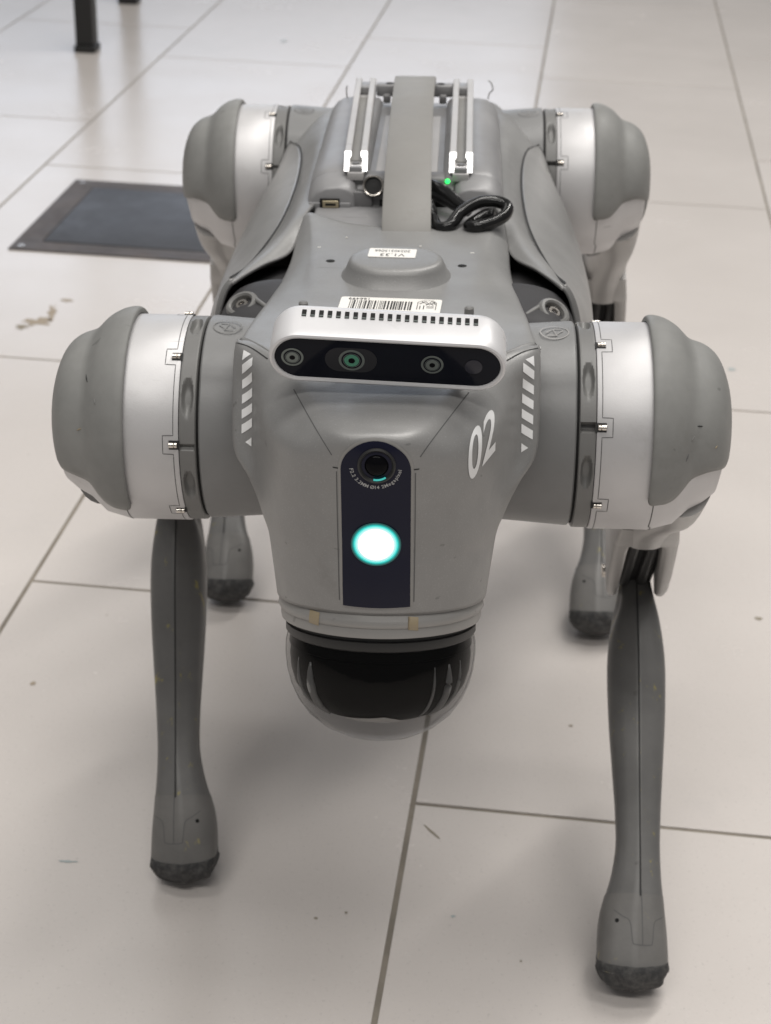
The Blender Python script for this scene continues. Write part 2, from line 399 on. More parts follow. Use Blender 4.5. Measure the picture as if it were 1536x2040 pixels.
def build_hatch():
    x0, x1, y0, y1 = -0.535, -0.262, 0.861, 1.131
    e = bpy.data.objects.new('floor_hatch', None); COL.objects.link(e); e.location = ((x0 + x1) / 2, (y0 + y1) / 2, 0)
    tag(e, 'square dark floor hatch with worn brown metal frame set in the tiles', 'floor hatch')
    w, h, b = (x1 - x0), (y1 - y0), 0.030
    bm = bmesh.new()
    box_bm(bm, (0, -h / 2 + b / 2, 0.0005), (w, b, 0.003), bev=0.0005); box_bm(bm, (0, h / 2 - b / 2, 0.0005), (w, b, 0.003), bev=0.0005)
    box_bm(bm, (-w / 2 + b / 2, 0, 0.0005), (b, h - 2 * b, 0.003), bev=0.0005); box_bm(bm, (w / 2 - b / 2, 0, 0.0005), (b, h - 2 * b, 0.003), bev=0.0005)
    bmo('frame', bm, M['hatch_frame'], e)
    for sx_ in (-1, 1):
        for sy_ in (-1, 1): lathe('screw', [(.0001, 0), (.0035, 0), (.0034, .0006), (.0012, .0007), (.0001, .0002)], (sx_ * (w / 2 - .012), sy_ * (h / 2 - .012), .0019), (0, 0, 1), M['steel'], e, 16)
    c = 0.022; a = w / 2 - b - 0.0015; d = h / 2 - b - 0.0015
    prism('lid', [(-a, -d), (a - c, -d), (a, -d + c), (a, d), (-a, d)], (0, 0, 0.0002), (1, 0, 0), (0, 1, 0), 0.0026, M['hatch'], e, 0.0006)
build_hatch()
def build_table():
    e = bpy.data.objects.new('table', None); COL.objects.link(e); e.location = (-1.0, 2.03, 0)
    tag(e, 'table with black square metal legs standing behind the robot', 'table')
    for x, y in ((-0.719, 1.832), (-0.752, 2.23), (-1.35, 1.832), (-1.35, 2.23)):
        bm = bmesh.new(); box_bm(bm, (x + 1.0, y - 2.03, 0.362), (0.030, 0.030, 0.70), bev=0.002); box_bm(bm, (x + 1.0, y - 2.03, 0.006), (0.036, 0.036, 0.012), bev=0.003)
        bmo('leg', bm, M['table'], e)
    box('table_top', (-0.05, 0, 0.725), (0.72, 0.5, 0.025), M['tabletop'], e, bev=0.003)
build_table()

# ------------------------------------------------------------------ robot
robot = bpy.data.objects.new('robot_dog', None); COL.objects.link(robot); robot.matrix_world = ROBOT
# the empty sits on the floor; parts keep the hip frame through this shared offset
robot.matrix_world = Matrix.Translation((0, 0, 0)) @ ROT.to_4x4()
OFF = ROT.transposed() @ Vector((0, 0, HZ))
tag(robot, 'grey four-legged robot with silver hip covers and number 02, standing on floor tiles', 'robot')
class Part:
    pass
_link = link
def link(name, me, mat, parent=None, smooth=True):
    o = _link(name, me, mat, parent, smooth)
    if parent is robot: o.location = OFF
    return o

# head frame: F out of the face, U up the neck
TILT = R(17); CH = Vector((0, -0.285, -0.047)); F = Vector((0, -math.cos(TILT), math.sin(TILT))); U = Vector((0, math.sin(TILT), math.cos(TILT)))
XA = Vector((1, 0, 0))
def hd(x, d, s): p = CH + F * d + U * s; return (x, p.y, p.z)

def front_shell_grid():
    rows = []
    def H(yc, z0, t, c): rows.append([(x, yc - d * math.cos(R(t)), z0 + d * math.sin(R(t))) for x, d in c])
    H(-.282, -.0385, 17, [(0, .0425), (.0131, .0405), (.0243, .0355), (.0342, .0270), (.0404, .0168), (.0436, .004), (.0431, -.008), (.036, -.024)])
    H(-.280, -.0225, 12, [(0, .0452), (.0131, .0435), (.0245, .0380), (.0350, .0290), (.0417, .0178), (.0453, .004), (.0455, -.009), (.038, -.026)])
    H(-.277, -.0115, 9, [(0, .0478), (.0131, .0463), (.025, .0410), (.0355, .0315), (.0427, .0190), (.0470, .004), (.0475, -.009), (.042, -.026)])
    H(-.274, -.0035, 7, [(0, .0505), (.0131, .049), (.0255, .0440), (.0365, .0345), (.0445, .021), (.050, .004), (.0515, -.010), (.047, -.026)])
    H(-.271, .0055, 5, [(0, .054), (.0131, .0525), (.026, .0475), (.0375, .0370), (.0460, .022), (.0528, .002), (.0572, -.010), (.055, -.026)])
    H(-.268, .0145, 3, [(0, .0575), (.0131, .056), (.0265, .0505), (.0380, .0395), (.0465, .0230), (.0545, -.0035), (.0628, -.0095), (.0635, -.027)])
    H(-.265, .027, 0, [(0, .061), (.0131, .0598), (.0268, .0540), (.0382, .0430), (.0465, .0245), (.0545, -.0050), (.0638, -.0125), (.0650, -.030)])
    H(-.262, .042, 0, [(0, .0655), (.0131, .0640), (.0262, .0575), (.0375, .0455), (.0460, .0265), (.0545, -.0075), (.0638, -.0175), (.0652, -.034)])
    Z = lambda c: rows.append(c)
    Z([(0, -.3264, .0522), (.0131, -.3250, .0510), (.0240, -.3160, .0500), (.0335, -.302, .0495), (.0420, -.283, .0497), (.0510, -.259, .0503), (.0628, -.2380, .0525), (.0645, -.225, .051)])
    Z([(0, -.3212, .0547), (.0110, -.3200, .0543), (.0190, -.3120, .0543), (.0262, -.299, .0551), (.0345, -.279, .0556), (.0455, -.256, .0556), (.059, -.2355, .0545), (.0635, -.224, .050)])
    Z([(0, -.304, .0560), (.009, -.303, .0558), (.017, -.294, .0558), (.0250, -.282, .0557), (.0340, -.267, .0557), (.0450, -.250, .0553), (.0580, -.230, .0530), (.063, -.222, .048)])
    Z([(0, -.250, .0545), (.011, -.250, .0545), (.022, -.250, .0545), (.031, -.250, .054), (.045, -.245, .053), (.056, -.235, .052), (.063, -.225, .050), (.063, -.222, .045)])
    Z([(0, -.215, .052), (.011, -.215, .052), (.022, -.215, .052), (.030, -.215, .052), (.044, -.212, .051), (.054, -.208, .0505), (.0615, -.205, .0495), (.0615, -.205, .044)])
    Z([(0, -.180, .050), (.011, -.180, .050), (.022, -.180, .050), (.032, -.180, .050), (.043, -.180, .0495), (.053, -.180, .048), (.0605, -.180, .046), (.060, -.180, .041)])
    Z([(0, -.145, .050), (.012, -.145, .050), (.025, -.145, .050), (.037, -.145, .050), (.044, -.145, .048), (.052, -.145, .0455), (.058, -.145, .042), (.0575, -.145, .037)])
    Z([(0, -.110, .050), (.013, -.110, .050), (.027, -.110, .050), (.039, -.110, .050), (.045, -.110, .048), (.051, -.110, .0445), (.0555, -.110, .040), (.055, -.110, .035)])
    Z([(0, -.080, .050), (.014, -.080, .050), (.029, -.080, .050), (.042, -.080, .0505), (.047, -.079, .0485), (.052, -.078, .044), (.055, -.077, .0385), (.0545, -.077, .034)])
    Z([(0, -.064, .050), (.014, -.062, .050), (.029, -.058, .0503), (.046, -.046, .0512), (.051, -.042, .0495), (.054, -.042, .045), (.0565, -.045, .038), (.056, -.045, .033)])
    return np.array(rows)
fs = surf(mirror_cols(front_shell_grid()), 8, 6)
front = gridobj('head_shell', fs, M['shell'], robot, flip=False, thick=0.0022)
def fix_normals(o, ref):
    """make face normals point away from ref."""
    me = o.data; s = sum((p.center - Vector(ref)).dot(p.normal) for p in me.polygons)
    if s < 0: me.flip_normals()
fix_normals(front, (0, -.2, 0))
FB = bvh_of(front)

# trunk
def trunk_grid():
    T = [(-.125, [(.079, .042), (.080, .0415), (.082, .040), (.085, .034), (.0885, .020), (.089, .0), (.08, -.03), (.04, -.045)]),
         (-.10, [(.0675, .0415), (.0715, .0425), (.0775, .039), (.0845, .031), (.092, .018), (.0945, 0), (.085, -.035), (.04, -.05)]),
         (-.072, [(.0555, .0395), (.0630, .0435), (.0725, .038), (.083, .029), (.094, .015), (.098, -.003), (.088, -.04), (.04, -.053)]),
         (-.04, [(.052, .048), (.058, .0465), (.067, .038), (.081, .028), (.095, .013), (.100, -.005), (.09, -.04), (.04, -.055)]),
         (0, [(.045, .049), (.056, .047), (.065, .0375), (.080, .027), (.095, .012), (.101, -.006), (.09, -.042), (.04, -.055)]),
         (.05, [(.045, .049), (.056, .047), (.0645, .037), (.080, .027), (.094, .012), (.100, -.006), (.09, -.042), (.04, -.055)]),
         (.10, [(.045, .049), (.0565, .047), (.066, .037), (.080, .027), (.092, .010), (.097, -.008), (.087, -.042), (.04, -.055)]),
         (.14, [(.045, .049), (.057, .047), (.070, .0385), (.080, .028), (.088, .012), (.090, -.008), (.08, -.04), (.04, -.053)]),
         (.18, [(.045, .048), (.058, .046), (.066, .040), (.072, .030), (.076, .012), (.076, -.008), (.07, -.04), (.03, -.05)]),
         (.235, [(.040, .044), (.052, .040), (.058, .033), (.062, .022), (.064, .005), (.064, -.01), (.06, -.04), (.03, -.05)])]
    return np.array([[(x, y, z) for x, z in c] for y, c in T])
TG = trunk_grid()
def half_trunk(s):
    G = TG.copy(); G[..., 0] *= s; S = surf(G, 8, 6)
    o = gridobj('body_shell', S, M['shell'], robot, thick=0.002); fix_normals(o, (0, .05, 0)); return o
for s in (1, -1): half_trunk(s)
# dark inner frame under the shells
bm = bmesh.new(); box_bm(bm, (0, 0.02, -0.009), (0.118, 0.43, 0.074), bev=0.008); inner = bmo('inner_frame', bm, M['bracket'], robot)
# deck under the battery
box('deck', (0, 0.06, 0.043), (0.096, 0.30, 0.008), M['battery'], robot, bev=0.002)
box('rear_cover', (0, 0.236, -0.004), (0.11, 0.03, 0.085), M['shell'], robot, bev=0.012, seg=4)

def side_panel(s):
    # upper edge is the seam, panel lies one millimetre proud of the shell
    rows = [(-.124, [(.081, .0425), (.0845, .038), (.088, .028), (.0905, .012), (.091, -.004), (.087, -.018)]),
            (-.09, [(.075, .0385), (.0835, .0325), (.092, .021), (.0975, .006), (.098, -.012), (.093, -.028)]),
            (-.03, [(.0665, .0395), (.0795, .030), (.092, .018), (.1005, .003), (.102, -.014), (.096, -.032)]),
            (.04, [(.0645, .0385), (.0785, .0295), (.091, .017), (.1000, .002), (.1015, -.014), (.095, -.032)]),
            (.10, [(.0665, .0378), (.079, .0293), (.090, .016), (.0975, .000), (.0985, -.016), (.093, -.032)]),
            (.13, [(.0705, .0382), (.080, .030), (.0875, .017), (.093, .001), (.094, -.016), (.089, -.032)]),
            (.148, [(.0775, .0365), (.0815, .030), (.0855, .018), (.089, .002), (.090, -.014), (.086, -.030)])]
    G = np.array([[(x * s, y, z) for x, z in c] for y, c in rows]); S = surf(G, 10, 6)
    o = gridobj('side_panel', S, M['panel'], robot, thick=0.002); fix_normals(o, (0, .02, 0))
    edge = [Vector(p) for p in S[:, 0]] ; nr = [Vector((-s * .35, 0, 1))] * len(edge)
    ribbon('seam', edge + [Vector(p) for p in S[-1, 1:]], nr + [Vector((s * .7, .2, .7))] * (S.shape[1] - 1), 0.0011, M['seam'], o, 0.0003)
    return o
for s in (1, -1): side_panel(s)

# motor brackets behind the front hips, with their cap screws
def bracket(s):
    rows = []
    for y, k in ((-.168, 0.90), (-.160, 1.0), (-.140, 1.03), (-.122, 1.02), (-.112, .86), (-.060, .66)):
        c = [(.046, .040 * k), (.058, .041 * k), (.070, .039 * k), (.079, .034 * k), (.0855, .024 * k), (.088, .008 * k), (.085, -.02), (.07, -.035)]
        rows.append([(x * s, y, z) for x, z in c])
    o = gridobj('motor_bracket', surf(np.array(rows), 5, 5), M['bracket'], robot, thick=0.002); fix_normals(o, (0, -.13, 0))
    # raised boss round the screw
    cx = .0745 if s > 0 else .0720; hb = bvh_of(o).ray_cast(Vector((cx * s, -.150, .1)), Vector((0, 0, -1))); p = hb[0] - hb[1] * (.0002 if hb[1].z > 0 else -.0002); n = (hb[1] if hb[1].z > 0 else -hb[1]) + Vector((0, -.35, 0)); n.normalize()
    ex = Vector((s, 0, -.3 * s * s)).normalized(); a, b, d = frame_of(n, (0, 1, 0))
    lathe('screw_boss', [(.0001, -.004), (.0085, -.004), (.0080, .0006), (.0072, .0016), (.0060, .0018), (.0052, .0010), (.0050, -.0028), (.0001, -.0028)], p, n, M['ring'], o, 32)
    lathe('screw', [(.0001, -.002), (.0033, -.002), (.0033, .0002), (.0028, .0008), (.0016, .0008), (.0014, -.0002), (.0001, -.0002)], p, n, M['steel'], o, 24)
    # sloping rib that runs to the head shell
    q = p + Vector((-s * .0135, -.010, .002))
    tube('rib', [p + a * 0 + Vector((-s * .0055, .004, .0015)), (p + q) / 2 + Vector((-s * .001, .003, .0018)), q], .0012, M['ring'], o, 8, 6)
    lathe('socket', [(.0001, -.0035), (.0050, -.0035), (.0049, -.0022), (.0001, -.0022)], p, n, M['dark'], o, 24)
for s in (1, -1): bracket(s)

# neck ring and lidar dome
nring = lathe('neck_ring', [(.030, .016), (.0415, .0155), (.0424, .0125), (.0417, .0105), (.0419, .0085), (.0429, .0068), (.0431, .005), (.0425, .0038), (.0419, .0034), (.0421, .001), (.0417, -.0006), (.0392, -.0012), (.02, -.0012)],
      CH, U, M['ring_shell'], robot, 96, 50)
lid = lathe('lidar', [(.0001, -.001), (.0388, -.001), (.0388, -.0026), (.0400, -.003), (.0400, -.0060), (.0394, -.0068), (.0382, -.0074), (.030, -.0076), (.0001, -.0076)], CH, U, M['black'], robot, 96, 40)
a_ = [(.0390, -.0066), (.0400, -.011), (.0402, -.016), (.0396, -.0225), (.0380, -.029), (.0352, -.0355), (.0310, -.0415), (.0250, -.0468), (.0172, -.0508), (.0086, -.0531), (.0004, -.0538)]
dome = lathe('dome', a_, CH, U, M['dome'], lid, 96, 60)
core = lathe('scanner_core', [(.0001, -.007), (.0380, -.007), (.0386, -.0115), (.0376, -.0120), (.0382, -.0165), (.0377, -.0225), (.0360, -.0285), (.0325, -.0340), (.0275, -.0385), (.0205, -.0415), (.0110, -.0432), (.0001, -.0438)], CH, U, M['core'], lid, 64, 50)
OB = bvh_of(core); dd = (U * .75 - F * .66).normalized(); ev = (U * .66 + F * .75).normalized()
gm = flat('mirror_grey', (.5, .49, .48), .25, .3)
for az, rr_ in ((50, .0016), (-46, .0018), (-60, .0008), (62, .0007), (38, .0006)):  # thin grey tubes on the core stand in for curved reflections in the dome
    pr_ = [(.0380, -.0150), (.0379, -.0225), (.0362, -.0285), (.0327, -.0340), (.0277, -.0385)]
    tube('reflection_streak', [CH + U * h + (F * math.cos(R(az)) + XA * math.sin(R(az))) * r for r, h in pr_], [rr_ * .3, rr_, rr_, rr_, rr_ * .4], flat('streak_grey', (.16, .16, .16), .3, .3), lid, 8, 4)
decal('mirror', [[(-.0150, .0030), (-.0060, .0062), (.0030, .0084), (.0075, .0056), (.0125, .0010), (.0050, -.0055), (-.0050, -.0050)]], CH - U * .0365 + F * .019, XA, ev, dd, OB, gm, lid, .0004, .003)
# glue marks on the ring
RB = bvh_of(nring)
for x, w, t in ((-.0255, .0042, .2), (.0145, .0040, 0)):
    decal('glue_mark', [[(-w / 2 + t * .002, .0055), (w / 2 + t * .002, .0050), (w / 2, -.0005), (-w / 2, 0)]], CH + F * .05 + XA * x + U * .003, XA, U, -F, RB, M['tape'], robot, .0002, .001)

# face panel, lens, lamp: seen along the robot's Y axis, coordinates (x, z)
FN = Vector((0, -1, 0)); ZA = Vector((0, 0, 1)); FO = Vector((0, -.36, 0))
def arch(w, z0, z1, n=24):
    h = w * .92
    return [(-w, z0), (w, z0)] + [(w * math.cos(t), z1 - h + h * math.sin(t)) for t in np.linspace(0, math.pi, n)]
PZ0, PZ1 = -.0215, .0520
rim = decal('face_rim', [arch(.0141, PZ0, PZ1 + .0011)], FO, XA, ZA, -FN, FB, M['ring_shell'], front, .0003, .002)
face = decal('face_panel', [arch(.0131, PZ0 - .0003, PZ1)], FO, XA, ZA, -FN, FB, M['face'], front, .0007, .002)
PB = bvh_of(face)
def on_face(x, z):
    h = PB.ray_cast(FO + XA * x + ZA * z, -FN, .1); return h[0], (h[1] if h[1].dot(FN) > 0 else -h[1])
LZ = .0425
p, n = on_face(0.0004, LZ)
lens_o = lathe('camera_lens', [(.0001, -.003), (.0072, -.003), (.0072, .0003), (.0066, .0007), (.0060, .0003), (.0054, -.0012), (.0048, -.0016), (.0001, -.0016)], p, n, M['black'], front, 48)
lathe('lens_glass', [(.0049, -.0014), (.0045, .0), (.0034, .0009), (.0018, .0014), (.0001, .0015)], p, n, M['lens'], front, 40)
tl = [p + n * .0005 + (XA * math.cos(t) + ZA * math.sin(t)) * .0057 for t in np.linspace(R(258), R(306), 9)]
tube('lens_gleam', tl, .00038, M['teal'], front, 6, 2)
tx = 'F2.2 3.2MM Ø14 2Megapixel'
wid = {' ': .5, '.': .42, '1': .7, 'M': 1.25, 'i': .42, 'l': .42, 'F': .85, 'Ø': 1.15}
tot = sum(wid.get(c, .92) for c in tx); ang = -180 + 8; span = 180 - 18; items = []; acc = 0
for c in tx:
    w = wid.get(c, .92); t = R(ang + span * (acc + w / 2) / tot); acc += w
    if c != ' ': items.append((c, Matrix.Translation((.0094 * math.cos(t), LZ + .0094 * math.sin(t), 0)) @ Matrix.Rotation(t + math.pi / 2, 4, 'Z')))
text_decal('lens_print', '', .00205, FO, XA, ZA, -FN, PB, M['print'], front, items=items, off=.00015, cell=.02, bold=.00004)
p, n = on_face(0, .0078); n = (n + FN).normalized(); p = p + n * .0006
lathe('headlight', [(.0001, .0007), (.0040, .0006), (.0067, .0004), (.0069, .0), (.0001, -.0002)], p, n, M['led'], front, 48)
def annulus(name, r0, r1, h, mat):
    S = lathe_pts([(r0, h), (r1, h - .00005)], p, n, 48); o = gridobj(name, S, mat, front, closed_b=True); fix_normals(o, p - n * .1)
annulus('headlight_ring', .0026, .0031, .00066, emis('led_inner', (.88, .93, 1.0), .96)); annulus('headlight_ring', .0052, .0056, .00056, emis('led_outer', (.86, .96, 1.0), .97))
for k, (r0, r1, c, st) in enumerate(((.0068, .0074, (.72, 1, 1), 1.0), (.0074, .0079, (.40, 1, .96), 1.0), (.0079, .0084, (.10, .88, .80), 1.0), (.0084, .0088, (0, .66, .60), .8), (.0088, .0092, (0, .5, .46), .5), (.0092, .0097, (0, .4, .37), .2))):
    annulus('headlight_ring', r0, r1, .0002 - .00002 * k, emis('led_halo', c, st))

# seams of the head, drawn in a plane facing down on the brow
VD = Vector((0, .87, -.49)).normalized(); EY = Vector((0, .49, .87)).normalized()
def L(name, pts, w=.0005, mat='seam', off=.00012, smooth=True, sub=6):
    return line_on(name, pts, Vector((0, -.30, .05)), XA, EY, VD, FB, w, M[mat], front, off, sub, smooth)
for s in (1, -1):
    L('seam', [(s * .0345, .0112), (s * .0252, -.0034), (s * .0166, -.0165)], .00045, 'seam_soft')
    line_on('seam', [(s * .0147, -.020), (s * .0149, .01), (s * .0149, .0385)], FO, XA, ZA, -FN, FB, .0004, M['seam_soft'], front)
    line_on('seam', [(s * .0143, .0400), (s * .0163, .0400)], FO, XA, ZA, -FN, FB, .0005, M['seam'], front)
    # top edge of the cheek fin
    line_on('seam', [(s * .0635, .0255), (s * .0565, .0225), (s * .048, .0165)], Vector((0, -.25, .033)), XA, EY, VD, FB, .0006, M['seam'], front)
# stripes on the two cheek fins
def stripes(s):
    polys = [[(.0568, .0178 - .0062 * k), (.0617, .0152 - .0062 * k), (.0617, .0115 - .0062 * k), (.0568, .0141 - .0062 * k)] for k in range(5)]
    polys += [[(.0578, .0193), (.0614, .0215), (.0617, .0170)], [(.057, -.0150), (.0600, -.0168), (.057, -.0188)]]
    decal('stripe_marking', [[(s * (x - (.0020 if s < 0 else 0)), y) for x, y in p] for p in polys], Vector((0, -.25, .033)), XA, EY, VD, FB, M['white'], front, .0002, .002)
for s in (1, -1): stripes(s)
# number 02 on the cheek, level along the cheek
text_decal('number', '02', .0262, Vector((.0400, -.29, .03)) + EY * .0024, XA * .42 + EY * .58, EY, VD, FB, M['white'], front, bold=.0004, off=.0002, cell=.002)

# boss, plate screws, stickers on the top plate
def boss():
    rings = []
    for a, b, z in ((.0265, .0225, .0490), (.0258, .0218, .0502), (.0246, .0206, .0512), (.0228, .0188, .0556), (.0220, .0180, .0572), (.0208, .0168, .0581), (.0190, .0150, .0584), (.010, .008, .0585), (.0005, .0004, .0585)):
        e = [(a * (abs(math.cos(t)) ** .86) * math.copysign(1, math.cos(t)), -.136 + b * (abs(math.sin(t)) ** .92) * math.copysign(1, math.sin(t)), z) for t in np.linspace(0, 2 * math.pi, 64, endpoint=False)]
        rings.append(e)
    o = gridobj('boss', np.array(rings), M['shell'], front, closed_b=True); fix_normals(o, (0, -.136, .04)); return o
bo = boss()
rx, ry = Vector((-1, 0, 0)), Vector((0, -1, 0))      # print on the back is read from behind
def sticker(name, c, w, h, rot, mat, r=.0008):
    rz = Matrix.Rotation(rot, 3, 'Z'); pts = []
    for sx_, sy_ in ((1, 1), (-1, 1), (-1, -1), (1, -1)):
        a0 = math.atan2(sy_, sx_) - math.pi / 4
        for t in np.linspace(a0, a0 + math.pi / 2, 5): pts.append((sx_ * (w / 2 - r) + r * math.cos(t), sy_ * (h / 2 - r) + r * math.sin(t)))
    return prism(name, pts, c, rz @ Vector((1, 0, 0)), rz @ Vector((0, 1, 0)), .00015, mat, front)
sticker('version_sticker', (-.0020, -.1300, .0586), .0225, .0125, R(-2.5), M['label'])
rz = Matrix.Rotation(R(-2.5), 3, 'Z'); DN = Vector((0, 0, -1))
text_decal('version_print', 'V1.33', .0052, Vector((-.0020, -.1328, .05885)), rz @ rx, rz @ ry, DN, None, M['ink'], front, sx=1.0)
text_decal('version_print', '20240315066', .0042, Vector((-.0020, -.1272, .05885)), rz @ rx, rz @ ry, DN, None, M['ink'], front, sx=.74)
LR = R(-3.0); rz = Matrix.Rotation(LR, 3, 'Z'); lc = Vector((-.001, -.1790, .0505))
sticker('asset_label', lc, .046, .019, LR, M['label'], .0015)
def lab(x, y): return lc + rz @ Vector((x, y, .0003))
bm = bmesh.new(); x = -.0185; rb = random.Random(3)
while x < .009:
    w = rb.choice((.0003, .0003, .00055, .0008)); V = [bm.verts.new(lab(*q)) for q in ((x, -.0055), (x + w, -.0055), (x + w, .0052), (x, .0052))]; bm.faces.new(V); x += w + rb.choice((.00035, .0004, .0007))
bmo('barcode', bm, M['ink'], front)
text_decal('asset_print', '166499', .0034, lab(-.0145, .0071), rz @ rx, rz @ ry, DN, None, M['ink'], front)
e_ = [lab(.0165 + .0042 * a, .0015 + .0058 * b) for a, b in ((-1, -1), (-1, .6), (-.4, 1), (.6, 1), (1, .5), (1, -1))]
ribbon('emblem', e_, [(0, 0, 1)] * 6, .0003, M['ink'], front)
for q in (((-.8, .2), (-.2, .8), (.3, .1), (.8, .7)), ((-.6, .7), (.1, .2), (.5, .9), (.9, .2)), ((-.1, 0), (.3, .5), (.7, 0)), ((-.7, -.2), (-.7, -.9)), ((-.3, -.1), (-.3, -.9)), ((0, -.3), (.8, -.3)), ((0, -.6), (.8, -.6))):
    ribbon('emblem', [lab(.0165 + .0042 * a, .0015 + .0058 * b) for a, b in q], [(0, 0, 1)] * len(q), .0004, M['ink'], front)
for x, y in ((-.0325, -.118), (.0312, -.122)):
    h = FB.ray_cast(Vector((x, y, .1)), DN); lathe('screw_hole', [(.0001, .0001), (.0021, .0001), (.0022, .00005), (.0001, 0)], h[0], (0, 0, 1), M['dark'], front, 24)
for x, y in ((-.0385, -.196), (.0345, -.199)):
    lathe('mount_peg', [(.0001, -.004), (.0022, -.004), (.0021, .0055), (.0014, .0062), (.0001, .0063)], (x, y, .052), (0, 0, 1), M['ring'], front, 20)
for x, y, w in ((-.0395, -.098, .0016), (-.027, -.082, .0011), (.0105, -.094, .0011), (.036, -.103, .002)):
    box('chip', (x, y, .0502), (w, .0006, .0003), M['label'], front, bev=0)

# ------------------------------------------------------------------ battery, rails, strap, cable
def battery():
    # top module: rounded cross-section swept along the back
    prof = [(.0525, .044), (.0528, .050), (.0515, .056), (.0485, .0605), (.0440, .0630), (.0385, .0636), (.0260, .0636), (.0225, .0632), (.0205, .0610), (.0200, .0585), (.0100, .0583), (0, .0583)]
    full = [(-x, z) for x, z in prof] + [(x, z) for x, z in prof[-2::-1]]
    rows = []
    for y, k, dz in ((-.010, .99, -.008), (-.0092, .995, -.004), (-.007, 1, -.0018), (-.002, 1, -.0006), (.006, 1, 0), (.02, 1, 0), (.05, 1, 0), (.12, 1, 0), (.150, 1, -.0003), (.160, .995, -.0015), (.165, .98, -.005), (.166, .97, -.012)):
        rows.append([(x * k, y, max(.043, z + dz * (1 if z > .046 else 0))) for x, z in full])
    o = gridobj('battery', np.array(rows), M['battery'], robot, cap=True); fix_normals(o, (0, .07, .04)); angle_smooth(o, 50)
    return o
bat = battery()
# two pods in front, ports between them
def pod(s):
    prof = [(.0262, .0440), (.0262, .0570), (.0272, .0600), (.0300, .0622), (.0360, .0632), (.0430, .0626), (.0480, .0602), (.0512, .0560), (.0527, .0500), (.0527, .0440)]
    rows = []
    for y, dz, k in ((.004, 0, 0), (-.002, -.0005, 0), (-.008, -.0014, 0), (-.014, -.0030, 0), (-.0185, -.0048, .0002), (-.0203, -.0056, .0006), (-.0210, -.0066, .0012)):
        rows.append([(s * (x + (k if x < .035 else -k)), y, max(.0440, z + dz) if z > .0445 else z) for x, z in prof])
    o = gridobj('pod', np.array(rows), M['battery'], bat, cap=True); fix_normals(o, (s * .04, -.02, .05)); angle_smooth(o, 45)
for s in (1, -1): pod(s)
for s in (1, -1): box('pod_sill', (s * .0400, -.0200, .0470), (.0225, .0040, .0050), M['battery'], bat, bev=.0006)
box('usb_port', (-.0400, -.0220, .0490), (.0106, .0014, .0056), M['dark'], bat, bev=.0003)
box('usb_contact', (-.0395, -.0227, .0490), (.0086, .0012, .0040), M['gold'], bat, bev=.0004); box('usb_slot', (-.0395, -.0234, .0490), (.0056, .0004, .0012), M['dark'], bat, bev=0)
box('port_block', (0, -.0110, .0500), (.052, .014, .013), M['battery_dark'], bat, bev=.0010)
box('port_block', (0, -.0085, .0575), (.044, .014, .009), M['battery_dark'], bat, bev=.0022)
box('port_step', (-.0225, -.0170, .0500), (.010, .006, .010), M['battery_dark'], bat, bev=.0006)
pc = Vector((-.0168, -.0190, .0582)); fn = Vector((0, -.9, .35)).normalized()
lathe('round_socket', [(.0043, -.003), (.0056, -.003), (.0056, .0012), (.0053, .0016), (.0047, .0014), (.0045, -.002), (.0043, -.002)], pc, fn, M['steel'], bat, 32)
lathe('socket_insert', [(.0001, -.001), (.0046, -.001), (.0046, -.0004), (.0001, -.0002)], pc, fn, M['black'], bat, 24)
box('port_gap', (-.0085, -.0180, .0475), (.010, .002, .006), M['dark'], bat, bev=0); box('port_gap', (.0205, -.0180, .0475), (.0085, .002, .007), M['dark'], bat, bev=0)
lathe('indicator_light', [(.0001, .0), (.0013, .0), (.0012, .0008), (.0007, .0013), (.0001, .0015)], (.0226, -.0165, .0605), (0, -.8, .5), M['green_led'], bat, 20)
for x in (-.019, .019): box('deck_inlay', (x * .62, .055, .0588), (.010, .14, .0012), M['alu'], bat, bev=.0003)
for x in (-.0178, .0178): box('cross_bar', (x * .9, .166, .0655), (.0165, .008, .0075), M['battery'], bat, bev=.0012); 
for x in (-.0178, .0178):
    lathe('bar_hole', [(.0001, 0), (.0026, 0), (.0026, .0001), (.0001, .0001)], (x * .9, .166, .0693), (0, 0, 1), M['dark'], bat, 20)
    box('bar_clip', (x * .98, .158, .0618), (.0045, .006, .005), M['battery_dark'], bat, bev=.0008)

